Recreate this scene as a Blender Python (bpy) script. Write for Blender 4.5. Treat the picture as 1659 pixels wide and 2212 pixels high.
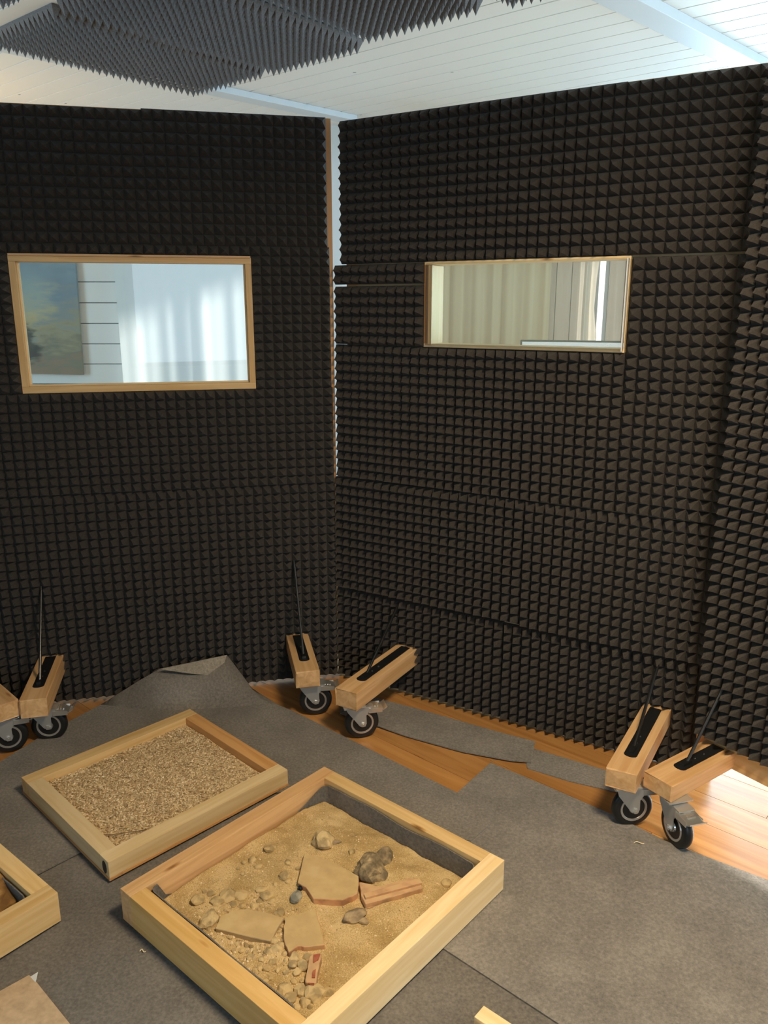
import bpy, bmesh, math, random
from mathutils import Vector, Matrix, noise
R = math.radians
random.seed(7)
for o in list(bpy.data.objects): bpy.data.objects.remove(o)
scene = bpy.context.scene
C = scene.collection

# ------------------------------------------------------------------ camera
cd = bpy.data.cameras.new('camera'); cam = bpy.data.objects.new('camera', cd); C.objects.link(cam)
cd.sensor_fit = 'AUTO'; cd.sensor_width = 36.0; cd.lens = 36.0 * 1720 / 2212
cd.clip_start = 0.05; cd.clip_end = 60
cam.location = (0, 0, 1.45); cam.rotation_euler = (R(90 - 14.6), 0, 0)
scene.camera = cam

# ------------------------------------------------------------------ world, light, exposure
w = bpy.data.worlds.new('world'); scene.world = w; w.use_nodes = True
bg = w.node_tree.nodes['Background']
bg.inputs[0].default_value = (0.62, 0.80, 1.0, 1); bg.inputs[1].default_value = 0.25

def area(name, loc, rot, sx, sy, power, col, spread=180):
    l = bpy.data.lights.new(name, 'AREA'); l.shape = 'RECTANGLE'; l.size = sx; l.size_y = sy
    l.energy = power; l.color = col; l.spread = R(spread)
    o = bpy.data.objects.new(name, l); C.objects.link(o); o.location = loc; o.rotation_euler = rot
    return o
DAY = (0.52, 0.82, 1.0)
area('daylight_patio_door', (3.95, 1.9, 1.08), (0, R(90), 0), 2.1, 3.2, 110, DAY)        # glazed door in the right wall
area('daylight_back_window', (-0.75, 5.62, 1.35), (R(-90), 0, 0), 1.85, 2.0, 5, (0.80, 0.93, 1.0))   # window behind the white curtain
area('daylight_front_window', (1.1, -3.15, 1.55), (R(90), 0, 0), 2.2, 1.4, 36, (0.70, 0.86, 1.0))    # window behind the camera

area('added_fill_right_back', (2.85, 5.62, 1.45), (R(-90), 0, 0), 1.6, 1.6, 140, DAY)      # added cool fill at an unseen back wall opening, brightens the ceiling
area('added_fill_left', (-4.28, 2.3, 1.5), (0, R(-90), 0), 1.5, 2.0, 75, DAY)               # added cool fill at an unseen left opening, brightens the back wall boards
sl = bpy.data.lights.new('sun', 'SUN'); sl.energy = 9.0; sl.angle = R(4); sl.color = (1.0, .95, .86)
so_ = bpy.data.objects.new('sun', sl); C.objects.link(so_)
so_.rotation_euler = Vector((-.90, -.32, -.43)).to_track_quat('-Z', 'Y').to_euler()               # low sun through the patio door
vs = scene.view_settings
vs.view_transform = 'Standard'; vs.look = 'None'; vs.gamma = 1.0; vs.use_curve_mapping = False
vs.exposure = 0.0

# ------------------------------------------------------------------ materials
def newmat(name):
    m = bpy.data.materials.new(name); m.use_nodes = True
    nt = m.node_tree; b = nt.nodes['Principled BSDF']
    return m, nt, b
def N(nt, t, **kw):
    n = nt.nodes.new(t)
    for k, v in kw.items(): setattr(n, k, v)
    return n
def L(nt, a, b): nt.links.new(a, b)
def ramp(nt, stops):
    r = N(nt, 'ShaderNodeValToRGB'); e = r.color_ramp.elements
    e[0].position, e[0].color = stops[0][0], (*stops[0][1], 1)
    e[1].position, e[1].color = stops[-1][0], (*stops[-1][1], 1)
    for p, c in stops[1:-1]:
        x = e.new(p); x.color = (*c, 1)
    return r
def objcoord(nt, scale=(1, 1, 1), rnd=True):
    tc = N(nt, 'ShaderNodeTexCoord'); mp = N(nt, 'ShaderNodeMapping'); mp.inputs['Scale'].default_value = scale
    L(nt, tc.outputs['Object'], mp.inputs['Vector'])
    if rnd:
        oi = N(nt, 'ShaderNodeObjectInfo'); mu = N(nt, 'ShaderNodeMath', operation='MULTIPLY'); mu.inputs[1].default_value = 37.0
        L(nt, oi.outputs['Random'], mu.inputs[0])
        cb = N(nt, 'ShaderNodeCombineXYZ')
        for i in range(3): L(nt, mu.outputs[0], cb.inputs[i])
        L(nt, cb.outputs[0], mp.inputs['Location'])
    return mp.outputs['Vector']
def bump(nt, b, h, strength=0.3, dist=0.01):
    bp = N(nt, 'ShaderNodeBump'); bp.inputs['Strength'].default_value = strength; bp.inputs['Distance'].default_value = dist
    L(nt, h, bp.inputs['Height']); L(nt, bp.outputs['Normal'], b.inputs['Normal'])

def wood(name, light, dark, rough=0.55, scale=1.0, var=0.12, knots=True):
    """grain runs along the object's own X axis"""
    m, nt, b = newmat(name)
    v = objcoord(nt, (1.6 * scale, 26 * scale, 26 * scale))
    n1 = N(nt, 'ShaderNodeTexNoise'); n1.inputs['Scale'].default_value = 1.6; n1.inputs['Detail'].default_value = 6; n1.inputs['Distortion'].default_value = 0.8
    L(nt, v, n1.inputs['Vector'])
    mid = tuple((a + c) / 2 for a, c in zip(light, dark))
    r = ramp(nt, [(0.30, dark), (0.48, mid), (0.62, light)])
    L(nt, n1.outputs['Fac'], r.inputs['Fac'])
    col = r.outputs['Color']
    if knots:
        v2 = objcoord(nt, (4.0 * scale, 16 * scale, 16 * scale))
        vo = N(nt, 'ShaderNodeTexVoronoi'); vo.inputs['Scale'].default_value = 0.7; L(nt, v2, vo.inputs['Vector'])
        kr = ramp(nt, [(0.02, (0.25, 0.15, 0.08)), (0.055, (0.72, 0.58, 0.42)), (0.085, (1, 1, 1))])
        L(nt, vo.outputs['Distance'], kr.inputs['Fac'])
        mx = N(nt, 'ShaderNodeMix', data_type='RGBA', blend_type='MULTIPLY'); mx.inputs[0].default_value = 0.9
        L(nt, col, mx.inputs[6]); L(nt, kr.outputs['Color'], mx.inputs[7]); col = mx.outputs[2]
    oi = N(nt, 'ShaderNodeObjectInfo'); mr = N(nt, 'ShaderNodeMapRange')
    mr.inputs['To Min'].default_value = 1 - var; mr.inputs['To Max'].default_value = 1 + var
    L(nt, oi.outputs['Random'], mr.inputs['Value'])
    hs = N(nt, 'ShaderNodeHueSaturation'); L(nt, mr.outputs[0], hs.inputs['Value']); L(nt, col, hs.inputs['Color'])
    L(nt, hs.outputs['Color'], b.inputs['Base Color']); b.inputs['Roughness'].default_value = rough
    bump(nt, b, n1.outputs['Fac'], 0.15, 0.002)
    return m

def plain(name, col, rough=0.6, metal=0.0, bump_scale=0, bump_s=0.2, var=None, spec=0.5):
    m, nt, b = newmat(name)
    b.inputs['Base Color'].default_value = (*col, 1); b.inputs['Roughness'].default_value = rough; b.inputs['Metallic'].default_value = metal
    b.inputs['Specular IOR Level'].default_value = spec
    if bump_scale:
        v = objcoord(nt)
        n1 = N(nt, 'ShaderNodeTexNoise'); n1.inputs['Scale'].default_value = bump_scale; n1.inputs['Detail'].default_value = 4; L(nt, v, n1.inputs['Vector'])
        bump(nt, b, n1.outputs['Fac'], bump_s, 0.004)
        if var:
            r = ramp(nt, [(0.3, tuple(c * (1 - var) for c in col)), (0.7, tuple(min(1, c * (1 + var)) for c in col))])
            L(nt, n1.outputs['Fac'], r.inputs['Fac']); L(nt, r.outputs['Color'], b.inputs['Base Color'])
    return m

def felt(name, c):
    m, nt, b = newmat(name)
    v = objcoord(nt)
    n1 = N(nt, 'ShaderNodeTexNoise'); n1.inputs['Scale'].default_value = 130; n1.inputs['Detail'].default_value = 3; n1.inputs['Roughness'].default_value = 0.7
    n2 = N(nt, 'ShaderNodeTexNoise'); n2.inputs['Scale'].default_value = 7; n2.inputs['Detail'].default_value = 4
    L(nt, v, n1.inputs['Vector']); L(nt, v, n2.inputs['Vector'])
    ad = N(nt, 'ShaderNodeMath', operation='ADD'); L(nt, n1.outputs['Fac'], ad.inputs[0])
    mu = N(nt, 'ShaderNodeMath', operation='MULTIPLY'); mu.inputs[1].default_value = 0.55; L(nt, n2.outputs['Fac'], mu.inputs[0]); L(nt, mu.outputs[0], ad.inputs[1])
    r = ramp(nt, [(0.52, tuple(x * 0.66 for x in c)), (0.78, c), (1.02, tuple(x * 1.35 for x in c))])
    L(nt, ad.outputs[0], r.inputs['Fac']); L(nt, r.outputs['Color'], b.inputs['Base Color'])
    b.inputs['Roughness'].default_value = 0.95; b.inputs['Specular IOR Level'].default_value = 0.15
    b.inputs['Sheen Weight'].default_value = 0.15
    bump(nt, b, n1.outputs['Fac'], 0.5, 0.003)
    return m

def foam_mat(name, c):
    m, nt, b = newmat(name)
    v = objcoord(nt)
    n1 = N(nt, 'ShaderNodeTexNoise'); n1.inputs['Scale'].default_value = 260; n1.inputs['Detail'].default_value = 2
    L(nt, v, n1.inputs['Vector'])
    r = ramp(nt, [(0.3, tuple(x * 0.75 for x in c)), (0.7, tuple(x * 1.25 for x in c))])
    L(nt, n1.outputs['Fac'], r.inputs['Fac']); L(nt, r.outputs['Color'], b.inputs['Base Color'])
    b.inputs['Roughness'].default_value = 0.8; b.inputs['Specular IOR Level'].default_value = 0.3
    b.inputs['Sheen Weight'].default_value = 0.08
    bump(nt, b, n1.outputs['Fac'], 0.35, 0.002)
    return m

def glass_mat(name, refl=1.0, tint=(1, 1, 1), haze=0.0):
    m, nt, b = newmat(name); nt.nodes.remove(b); out = nt.nodes['Material Output']
    tr = N(nt, 'ShaderNodeBsdfTransparent'); tr.inputs[0].default_value = (*tint, 1)
    gl = N(nt, 'ShaderNodeBsdfGlossy'); gl.inputs['Roughness'].default_value = 0.01
    fr = N(nt, 'ShaderNodeFresnel'); fr.inputs['IOR'].default_value = 1.5
    mu = N(nt, 'ShaderNodeMath', operation='MULTIPLY'); mu.inputs[1].default_value = refl; L(nt, fr.outputs[0], mu.inputs[0])
    mx = N(nt, 'ShaderNodeMixShader'); L(nt, mu.outputs[0], mx.inputs[0]); L(nt, tr.outputs[0], mx.inputs[1]); L(nt, gl.outputs[0], mx.inputs[2])
    if haze:
        df = N(nt, 'ShaderNodeBsdfTranslucent'); df.inputs[0].default_value = (.9, .78, .56, 1); m2 = N(nt, 'ShaderNodeMixShader'); m2.inputs[0].default_value = haze
        L(nt, mx.outputs[0], m2.inputs[1]); L(nt, df.outputs[0], m2.inputs[2]); L(nt, m2.outputs[0], out.inputs[0])
    else: L(nt, mx.outputs[0], out.inputs[0])
    return m

def curtain_mat(name, col, trans=0.5, through=0.0):
    m, nt, b = newmat(name); nt.nodes.remove(b); out = nt.nodes['Material Output']
    d = N(nt, 'ShaderNodeBsdfDiffuse'); d.inputs[0].default_value = (*col, 1)
    t = N(nt, 'ShaderNodeBsdfTranslucent'); t.inputs[0].default_value = (*col, 1)
    mx = N(nt, 'ShaderNodeMixShader'); mx.inputs[0].default_value = trans
    L(nt, d.outputs[0], mx.inputs[1]); L(nt, t.outputs[0], mx.inputs[2])
    res = mx.outputs[0]
    if through:
        tp = N(nt, 'ShaderNodeBsdfTransparent'); m2 = N(nt, 'ShaderNodeMixShader'); m2.inputs[0].default_value = through
        L(nt, res, m2.inputs[1]); L(nt, tp.outputs[0], m2.inputs[2]); res = m2.outputs[0]
    L(nt, res, out.inputs[0])
    return m

def emit(name, col, s):
    m, nt, b = newmat(name); nt.nodes.remove(b)
    e = N(nt, 'ShaderNodeEmission'); e.inputs[0].default_value = (*col, 1); e.inputs[1].default_value = s
    L(nt, e.outputs[0], nt.nodes['Material Output'].inputs[0])
    return m

MAT = {}
MAT['foam'] = foam_mat('charcoal_foam', (0.049, 0.042, 0.036))
MAT['foam_grey'] = foam_mat('grey_ceiling_foam', (0.145, 0.132, 0.132))
MAT['pine'] = wood('pine', (0.82, 0.57, 0.27), (0.68, 0.41, 0.15), 0.5)
MAT['pine_pale'] = wood('pale_pine', (0.87, 0.67, 0.39), (0.76, 0.53, 0.25), 0.5)
MAT['beam'] = wood('beam_pine', (0.72, 0.46, 0.23), (0.56, 0.31, 0.13), 0.5)
MAT['stile'] = wood('stile_pine', (0.74, 0.40, 0.16), (0.62, 0.30, 0.10), 0.5, knots=False)
MAT['floorwood'] = wood('laminate_floor', (0.52, 0.26, 0.085), (0.38, 0.165, 0.045), 0.32, 0.8, 0.15)
MAT['floorbase'] = plain('floor_joint', (0.10, 0.05, 0.02), 0.7)
MAT['ceil'] = None
m, nt, b = newmat('white_painted_plank')
v = objcoord(nt, (9, 16, 16)); vo = N(nt, 'ShaderNodeTexVoronoi'); vo.inputs['Scale'].default_value = 0.42; L(nt, v, vo.inputs['Vector'])
r_ = ramp(nt, [(0.030, (0.25, 0.27, 0.28)), (0.045, (0.86, 0.86, 0.84))]); L(nt, vo.outputs['Distance'], r_.inputs['Fac'])
L(nt, r_.outputs['Color'], b.inputs['Base Color']); b.inputs['Roughness'].default_value = 0.45; MAT['ceil'] = m
MAT['batten'] = plain('batten_shaded_white', (0.66, 0.72, 0.78), 0.45)  # ceiling white made blue-grey: shading of the batten undersides put into the colour
MAT['rod'] = plain('burnished_rod', (0.10, 0.10, 0.10), 0.3, 0.9)
MAT['white'] = plain('white_paint', (0.86, 0.86, 0.84), 0.5)
MAT['gap'] = plain('shadow_gap', (0.20, 0.21, 0.22), 0.8)
MAT['felt'] = felt('grey_felt', (0.212, 0.193, 0.172))
MAT['felt_dark'] = felt('dark_felt', (0.165, 0.150, 0.134))
MAT['liner'] = felt('liner_felt', (0.150, 0.138, 0.125))
MAT['ply'] = wood('plywood', (0.62, 0.44, 0.24), (0.52, 0.34, 0.17), 0.6, knots=False)
MAT['rubber'] = plain('black_rubber', (0.012, 0.012, 0.012), 0.38)
MAT['steel'] = plain('zinc_steel', (0.74, 0.73, 0.70), 0.28, 0.85)
MAT['steel_dark'] = plain('galvanised_fork', (0.60, 0.61, 0.61), 0.38, 0.75)
MAT['black'] = plain('black_metal', (0.010, 0.010, 0.011), 0.45)
MAT['glass'] = glass_mat('window_glass', 0.7, (0.95, 0.98, 0.98))
MAT['acrylic'] = glass_mat('clear_acrylic', 1.6, (0.95, 0.93, 0.88), 0.10)  # faint warm haze stands in for reflections across the pane
MAT['pane_edge'] = plain('acrylic_edge', (0.85, 0.88, 0.88), 0.15)
MAT['card'] = plain('tan_cardboard', (0.52, 0.38, 0.24), 0.9, 0, 60, 0.3, 0.15)
MAT['chip'] = plain('wood_shaving', (0.80, 0.66, 0.42), 0.6)

# ------------------------------------------------------------------ mesh helpers
def tag(o, label=None, cat=None, group=None, kind=None):
    if label: o['label'] = label
    if cat: o['category'] = cat
    if group: o['group'] = group
    if kind: o['kind'] = kind
    return o
def link(name, me, mat=None, parent=None, loc=(0, 0, 0), rot=(0, 0, 0)):
    o = bpy.data.objects.new(name, me); C.objects.link(o)
    if mat and me and not me.materials: me.materials.append(mat)
    o.parent = parent; o.location = loc; o.rotation_euler = rot
    return o
def frombm(bm, name, mat=None, parent=None, loc=(0, 0, 0), rot=(0, 0, 0), smooth=False):
    bmesh.ops.recalc_face_normals(bm, faces=bm.faces[:])
    me = bpy.data.meshes.new(name); bm.to_mesh(me); bm.free()
    if smooth:
        for p in me.polygons: p.use_smooth = True
    return link(name, me, mat, parent, loc, rot)
def empty(name, loc=(0, 0, 0), rz=0):
    o = bpy.data.objects.new(name, None); C.objects.link(o); o.location = loc; o.rotation_euler = (0, 0, rz); o.empty_display_size = 0.1
    return o
def bbox(bm, x0, x1, y0, y1, z0, z1, bev=0.0):
    r = bmesh.ops.create_cube(bm, size=1.0); vs_ = r['verts']
    for v in vs_:
        v.co = Vector(((x0 + x1) / 2 + v.co.x * (x1 - x0), (y0 + y1) / 2 + v.co.y * (y1 - y0), (z0 + z1) / 2 + v.co.z * (z1 - z0)))
    if bev:
        es = list({e for v in vs_ for e in v.link_edges})
        bmesh.ops.bevel(bm, geom=es, offset=bev, segments=2, affect='EDGES', profile=0.7)
    return bm
def bar(name, x0, x1, y0, y1, z0, z1, mat, parent=None, bev=0.0015, axis='x'):
    """a board as its own object whose local X runs along the board"""
    c = Vector(((x0 + x1) / 2, (y0 + y1) / 2, (z0 + z1) / 2)); d = (x1 - x0, y1 - y0, z1 - z0)
    bm = bmesh.new(); rot = (0, 0, 0)
    if axis == 'x': bbox(bm, -d[0] / 2, d[0] / 2, -d[1] / 2, d[1] / 2, -d[2] / 2, d[2] / 2, bev)
    elif axis == 'y': bbox(bm, -d[1] / 2, d[1] / 2, -d[0] / 2, d[0] / 2, -d[2] / 2, d[2] / 2, bev); rot = (0, 0, R(90))
    else: bbox(bm, -d[2] / 2, d[2] / 2, -d[1] / 2, d[1] / 2, -d[0] / 2, d[0] / 2, bev); rot = (0, R(-90), 0)
    return frombm(bm, name, mat, parent, c, rot)
def prism(bm, pts, z0, z1):
    """pts: list of (x,y) or (x,y,dz)"""
    lo = [bm.verts.new((p[0], p[1], z0 + (p[2] if len(p) > 2 else 0))) for p in pts]
    hi = [bm.verts.new((p[0], p[1], z1 + (p[2] if len(p) > 2 else 0))) for p in pts]
    f1 = bm.faces.new(lo); f2 = bm.faces.new(hi); n = len(pts)
    for i in range(n): bm.faces.new((lo[i], lo[(i + 1) % n], hi[(i + 1) % n], hi[i]))
    bmesh.ops.triangulate(bm, faces=[f1, f2])
    return bm
def lathe(bm, prof, seg=36, axis='y'):
    """prof: list of (radius, offset along axis)"""
    rings = []
    for r, h in prof:
        ring = []
        for i in range(seg):
            a = 2 * math.pi * i / seg
            if axis == 'y': ring.append(bm.verts.new((r * math.cos(a), h, r * math.sin(a))))
            else: ring.append(bm.verts.new((r * math.cos(a), r * math.sin(a), h)))
        rings.append(ring)
    for k in range(len(rings) - 1):
        for i in range(seg):
            bm.faces.new((rings[k][i], rings[k][(i + 1) % seg], rings[k + 1][(i + 1) % seg], rings[k + 1][i]))
    bm.faces.new(rings[0]); bm.faces.new(rings[-1])
    return bm
def tube(bm, a, b, r, seg=10):
    a = Vector(a); b = Vector(b); d = (b - a).normalized()
    u = d.orthogonal().normalized(); v = d.cross(u)
    A = [bm.verts.new(a + (u * math.cos(2 * math.pi * i / seg) + v * math.sin(2 * math.pi * i / seg)) * r) for i in range(seg)]
    B = [bm.verts.new(b + (u * math.cos(2 * math.pi * i / seg) + v * math.sin(2 * math.pi * i / seg)) * r) for i in range(seg)]
    for i in range(seg): bm.faces.new((A[i], A[(i + 1) % seg], B[(i + 1) % seg], B[i]))
    bm.faces.new(A); bm.faces.new(B)
    return bm

PITCH = 0.0350; PITCHY = 0.0335
def foam_mesh(lx, ly, h=0.040, slab=0.012, droop=0.0, seed=0, wav=0.0):
    """one moulded sheet: x,y in the sheet, pyramids point to +z"""
    rnd = random.Random(seed)
    nx = max(1, round(lx / PITCH)); ny = max(1, round(ly / PITCHY)); px = lx / nx; py = ly / ny
    V = []; F = []
    def gi(i, j): return j * (nx + 1) + i
    for j in range(ny + 1):
        for i in range(nx + 1):
            V.append((i * px, j * py, slab + wav * math.sin(i * 0.5 + seed) * math.cos(j * 0.4)))
    base = len(V)
    for j in range(ny):
        for i in range(nx):
            cx, cy = (i + .5) * px, (j + .5) * py - droop
            # slightly concave flank: a waist ring keeps the valleys soft, then the sharp tip
            tx, ty = cx + rnd.uniform(-.0014, .0014), cy + rnd.uniform(-.0014, .0014)
            k = len(V)
            q = 0.43
            for dx, dy in ((-1, -1), (1, -1), (1, 1), (-1, 1)):
                V.append(((i + .5) * px + dx * px * q * 0.5 + (tx - (i + .5) * px) * .4, (j + .5) * py + dy * py * q * 0.5 + (ty - (j + .5) * py) * .4, slab + h * 0.52))
            V.append((tx, ty, slab + h + rnd.uniform(-.001, .001)))
            g = (gi(i, j), gi(i + 1, j), gi(i + 1, j + 1), gi(i, j + 1))
            for e in range(4):
                F.append((g[e], g[(e + 1) % 4], k + (e + 1) % 4, k + e))
                F.append((k + e, k + (e + 1) % 4, k + 4))
    b0 = len(V)
    V += [(0, 0, 0), (lx, 0, 0), (lx, ly, 0), (0, ly, 0)]
    F.append((b0, b0 + 3, b0 + 2, b0 + 1))
    F.append((b0, b0 + 1) + tuple(gi(i, 0) for i in range(nx, -1, -1)))
    F.append((b0 + 2, b0 + 3) + tuple(gi(i, ny) for i in range(0, nx + 1)))
    F.append((b0 + 1, b0 + 2) + tuple(gi(nx, j) for j in range(ny, -1, -1)))
    F.append((b0 + 3, b0) + tuple(gi(0, j) for j in range(0, ny + 1)))
    me = bpy.data.meshes.new('foam_sheet'); me.from_pydata(V, [], F); me.update()
    return me

# ------------------------------------------------------------------ the setting
FL = R(-42)          # floor boards, carpets and boxes run along this
def struct(o): o['kind'] = 'structure'; return o
# floor
bm = bmesh.new(); bbox(bm, -4.2, 3.9, -3.1, 5.55, -0.06, -0.012)
floor = struct(frombm(bm, 'floor', MAT['floorbase']))
pw, plen = 0.142, 1.28
bm = bmesh.new(); bbox(bm, -plen / 2 + .0008, plen / 2 - .0008, -pw / 2 + .0006, pw / 2 - .0006, -0.012, 0.0, 0.0008)
plank_me = bpy.data.meshes.new('floor_plank'); bm.to_mesh(plank_me); bm.free(); plank_me.materials.append(MAT['floorwood'])
du = Vector((math.cos(FL), math.sin(FL), 0)); dv = Vector((-du.y, du.x, 0))
P0_ = Vector((0.262, 2.36, 0))           # an end joint seen beside the carpet
for j in range(-26, 16):
    sh = (0.0, 0.43, 0.86, 0.21, 0.64)[j % 5]
    for i in range(-3, 4):
        c = P0_ + dv * ((j + 0.5) * pw + 0.035) + du * ((i + 0.5) * plen + sh)
        if -4.1 < c.x < 3.8 and -3.0 < c.y < 5.45 and (c.y > -0.2):
            link('floor_plank', plank_me, None, floor, c, (0, 0, FL))
# ceiling
CZ = 2.50; CA = R(-40); BA = R(44.5)
bm = bmesh.new(); bbox(bm, -4.2, 3.9, -3.1, 5.55, CZ + 0.014, CZ + 0.08)
ceiling = struct(frombm(bm, 'ceiling', MAT['gap']))
cw, clen = 0.1235, 4.6
bm = bmesh.new(); bbox(bm, -clen / 2, clen / 2, -cw / 2 + .0032, cw / 2 - .0032, 0, 0.014, 0.0015)
cp_me = bpy.data.meshes.new('ceiling_plank'); bm.to_mesh(cp_me); bm.free(); cp_me.materials.append(MAT['ceil'])
cu = Vector((math.cos(CA), math.sin(CA), 0)); cv = Vector((-cu.y, cu.x, 0))
def on_z(px, py, z):
    f = 1720; p = R(14.6); u = (px - 829.5) / f; v_ = -(py - 1106) / f
    r = Vector((u, math.cos(p) + v_ * math.sin(p), -math.sin(p) + v_ * math.cos(p)))
    t = (z - 1.45) / r.z
    return Vector((0, 0, 1.45)) + r * t
vref = on_z(800, 131.8, CZ).dot(cv)      # one joint of the real ceiling
for j in range(-16, 18):
    for i in (-1, 0):
        c = cv * (vref + (j + .5) * cw) + cu * (-1.2 + i * clen + clen / 2 + (0.9 if j % 2 else 0))
        a = c - cu * clen / 2; b_ = c + cu * clen / 2
        if max(a.x, b_.x) < -5.5 or min(a.x, b_.x) > 4.5 or c.y > 7 or c.y < -3.5: continue
        link('ceiling_plank', cp_me, None, ceiling, (c.x, c.y, CZ), (0, 0, CA))
bu = Vector((math.cos(BA), math.sin(BA), 0)); bvv = Vector((-bu.y, bu.x, 0))
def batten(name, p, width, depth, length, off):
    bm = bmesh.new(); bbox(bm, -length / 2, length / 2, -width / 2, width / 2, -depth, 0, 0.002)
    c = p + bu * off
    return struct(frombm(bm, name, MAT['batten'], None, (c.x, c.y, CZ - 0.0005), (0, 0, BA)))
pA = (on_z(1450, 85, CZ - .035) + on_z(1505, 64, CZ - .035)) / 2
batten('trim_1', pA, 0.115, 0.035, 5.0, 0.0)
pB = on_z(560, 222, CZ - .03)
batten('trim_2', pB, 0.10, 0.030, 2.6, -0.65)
# outer room walls
def wallmesh(name, boxes, mat):
    bm = bmesh.new()
    for b_ in boxes: bbox(bm, *b_)
    return struct(frombm(bm, name, mat))
WY = 5.40; K = 5.40 / 4.75
WX0, WX1, SX0, SX1 = -1.50 * K, .25, 1.165 * K, 1.29 * K
ya, yb = WY + .012, WY + .10
wb = wallmesh('wall_back', [(-4.2, WX0, ya, yb, 0, CZ), (WX1, SX0, ya, yb, 0, CZ), (SX1, 2.05, ya, yb, 0, CZ), (WX0, WX1, ya, yb, 0, .30), (WX0, WX1, ya, yb, 2.38, CZ), (SX0, SX1, ya, yb, 0, .5), (SX0, SX1, ya, yb, 2.3, CZ),
    (3.65, 3.9, ya, yb, 0, CZ), (2.05, 3.65, ya, yb, 0, .65), (2.05, 3.65, ya, yb, 2.25, CZ)], MAT['gap'])
PZ = .116 * K
bm = bmesh.new(); bbox(bm, -1.25, 1.25, 0, .012, -PZ / 2 + .0025, PZ / 2 - .0025, .003)
wp = bpy.data.meshes.new('wall_plank'); bm.to_mesh(wp); bm.free(); wp.materials.append(MAT['white'])
z = 1.45 + (1.576 - 1.45) * K - PZ * 11 + PZ / 2
while z < CZ:
    link('wall_plank', wp, None, wb, (WX0 - 1.25, WY, z)); z += PZ
wallmesh('wall_left', [(-4.3, -4.2, -3.1, 1.3, 0, CZ), (-4.3, -4.2, 3.3, 5.55, 0, CZ), (-4.3, -4.2, 1.3, 3.3, 0, .75), (-4.3, -4.2, 1.3, 3.3, 2.25, CZ)], MAT['white'])
wallmesh('wall_right', [(3.9, 4.0, -3.1, .2, 0, CZ), (3.9, 4.0, 3.6, 5.55, 0, CZ), (3.9, 4.0, .2, 3.6, 2.2, CZ)], MAT['white'])
wallmesh('wall_front', [(-4.2, -.1, -3.2, -3.1, 0, CZ), (2.3, 3.9, -3.2, -3.1, 0, CZ), (-.1, 2.3, -3.2, -3.1, 0, .8), (-.1, 2.3, -3.2, -3.1, 2.3, CZ)], MAT['white'])

# ------------------------------------------------------------------ partitions
WHEEL_R = 0.060
def tyre_mesh():
    bm = bmesh.new(); pr = []
    for i in range(13):
        a = math.pi * i / 12
        pr.append((WHEEL_R - 0.014 + 0.014 * math.sin(a) ** 0.6, -0.0145 * math.cos(a)))
    pr = [(0.038, -0.0135)] + pr + [(0.038, 0.0135)]
    lathe(bm, pr, 40)
    me = bpy.data.meshes.new('tyre'); bmesh.ops.recalc_face_normals(bm, faces=bm.faces[:]); bm.to_mesh(me); bm.free()
    for p in me.polygons: p.use_smooth = True
    me.materials.append(MAT['rubber']); return me
def rim_mesh():
    bm = bmesh.new()
    lathe(bm, [(0.004, -.018), (0.013, -.018), (0.015, -.012), (0.030, -.008), (0.034, -.015), (0.0395, -.0155), (0.0405, -.012), (0.0405, .012), (0.0395, .0155), (0.034, .015), (0.030, .008), (0.015, .012), (0.013, .018), (0.004, .018)], 36)
    me = bpy.data.meshes.new('wheel_rim'); bmesh.ops.recalc_face_normals(bm, faces=bm.faces[:]); bm.to_mesh(me); bm.free()
    me.materials.append(MAT['steel']); return me
def fork_mesh(top):
    bm = bmesh.new()
    for s in (-1, 1):
        y0, y1 = (s * .0215, s * .0245) if s > 0 else (-.0245, -.0215)
        pts = [(0.009, .051), (0.013, .062), (0.012, .092), (0.026, .112), (0.028, top - .012), (-0.058, top - .012), (-0.052, .110), (-0.012, .056)]
        lo = [bm.verts.new((x, y0, z)) for x, z in pts]; hi = [bm.verts.new((x, y1, z)) for x, z in pts]
        n = len(pts); bm.faces.new(lo); bm.faces.new(hi)
        for i in range(n): bm.faces.new((lo[i], lo[(i + 1) % n], hi[(i + 1) % n], hi[i]))
    bbox(bm, -.064, .034, -.0245, .0245, top - .0145, top - .010)
    bmesh.ops.create_cone(bm, cap_ends=True, segments=24, radius1=.030, radius2=.030, depth=.008, matrix=Matrix.Translation((-.030, 0, top - .007)))
    bbox(bm, -.068, .008, -.038, .038, top - .004, top)
    me = bpy.data.meshes.new('caster'); bmesh.ops.recalc_face_normals(bm, faces=bm.faces[:]); bm.to_mesh(me); bm.free(); me.materials.append(MAT['steel_dark']); return me
def pedal_mesh():
    bm = bmesh.new()
    prof = [(0.020, .112), (0.052, .109), (0.072, .103), (0.086, .112), (0.085, .115), (0.072, .106), (0.052, .112), (0.020, .115)]
    lo = [bm.verts.new((x, -.026, z)) for x, z in prof]; hi = [bm.verts.new((x, .026, z)) for x, z in prof]
    n = len(prof); bm.faces.new(lo); bm.faces.new(hi)
    for i in range(n): bm.faces.new((lo[i], lo[(i + 1) % n], hi[(i + 1) % n], hi[i]))
    for s in (-1, 1):
        bbox(bm, .020, .068, s * .0255 - .001, s * .0255 + .001, .096, .112)
    for i in range(3): bbox(bm, .034 + i * .009, .038 + i * .009, -.012, .012, .111, .1155)
    me = bpy.data.meshes.new('brake_pedal'); bmesh.ops.recalc_face_normals(bm, faces=bm.faces[:]); bm.to_mesh(me); bm.free(); me.materials.append(MAT['steel']); return me
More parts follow.
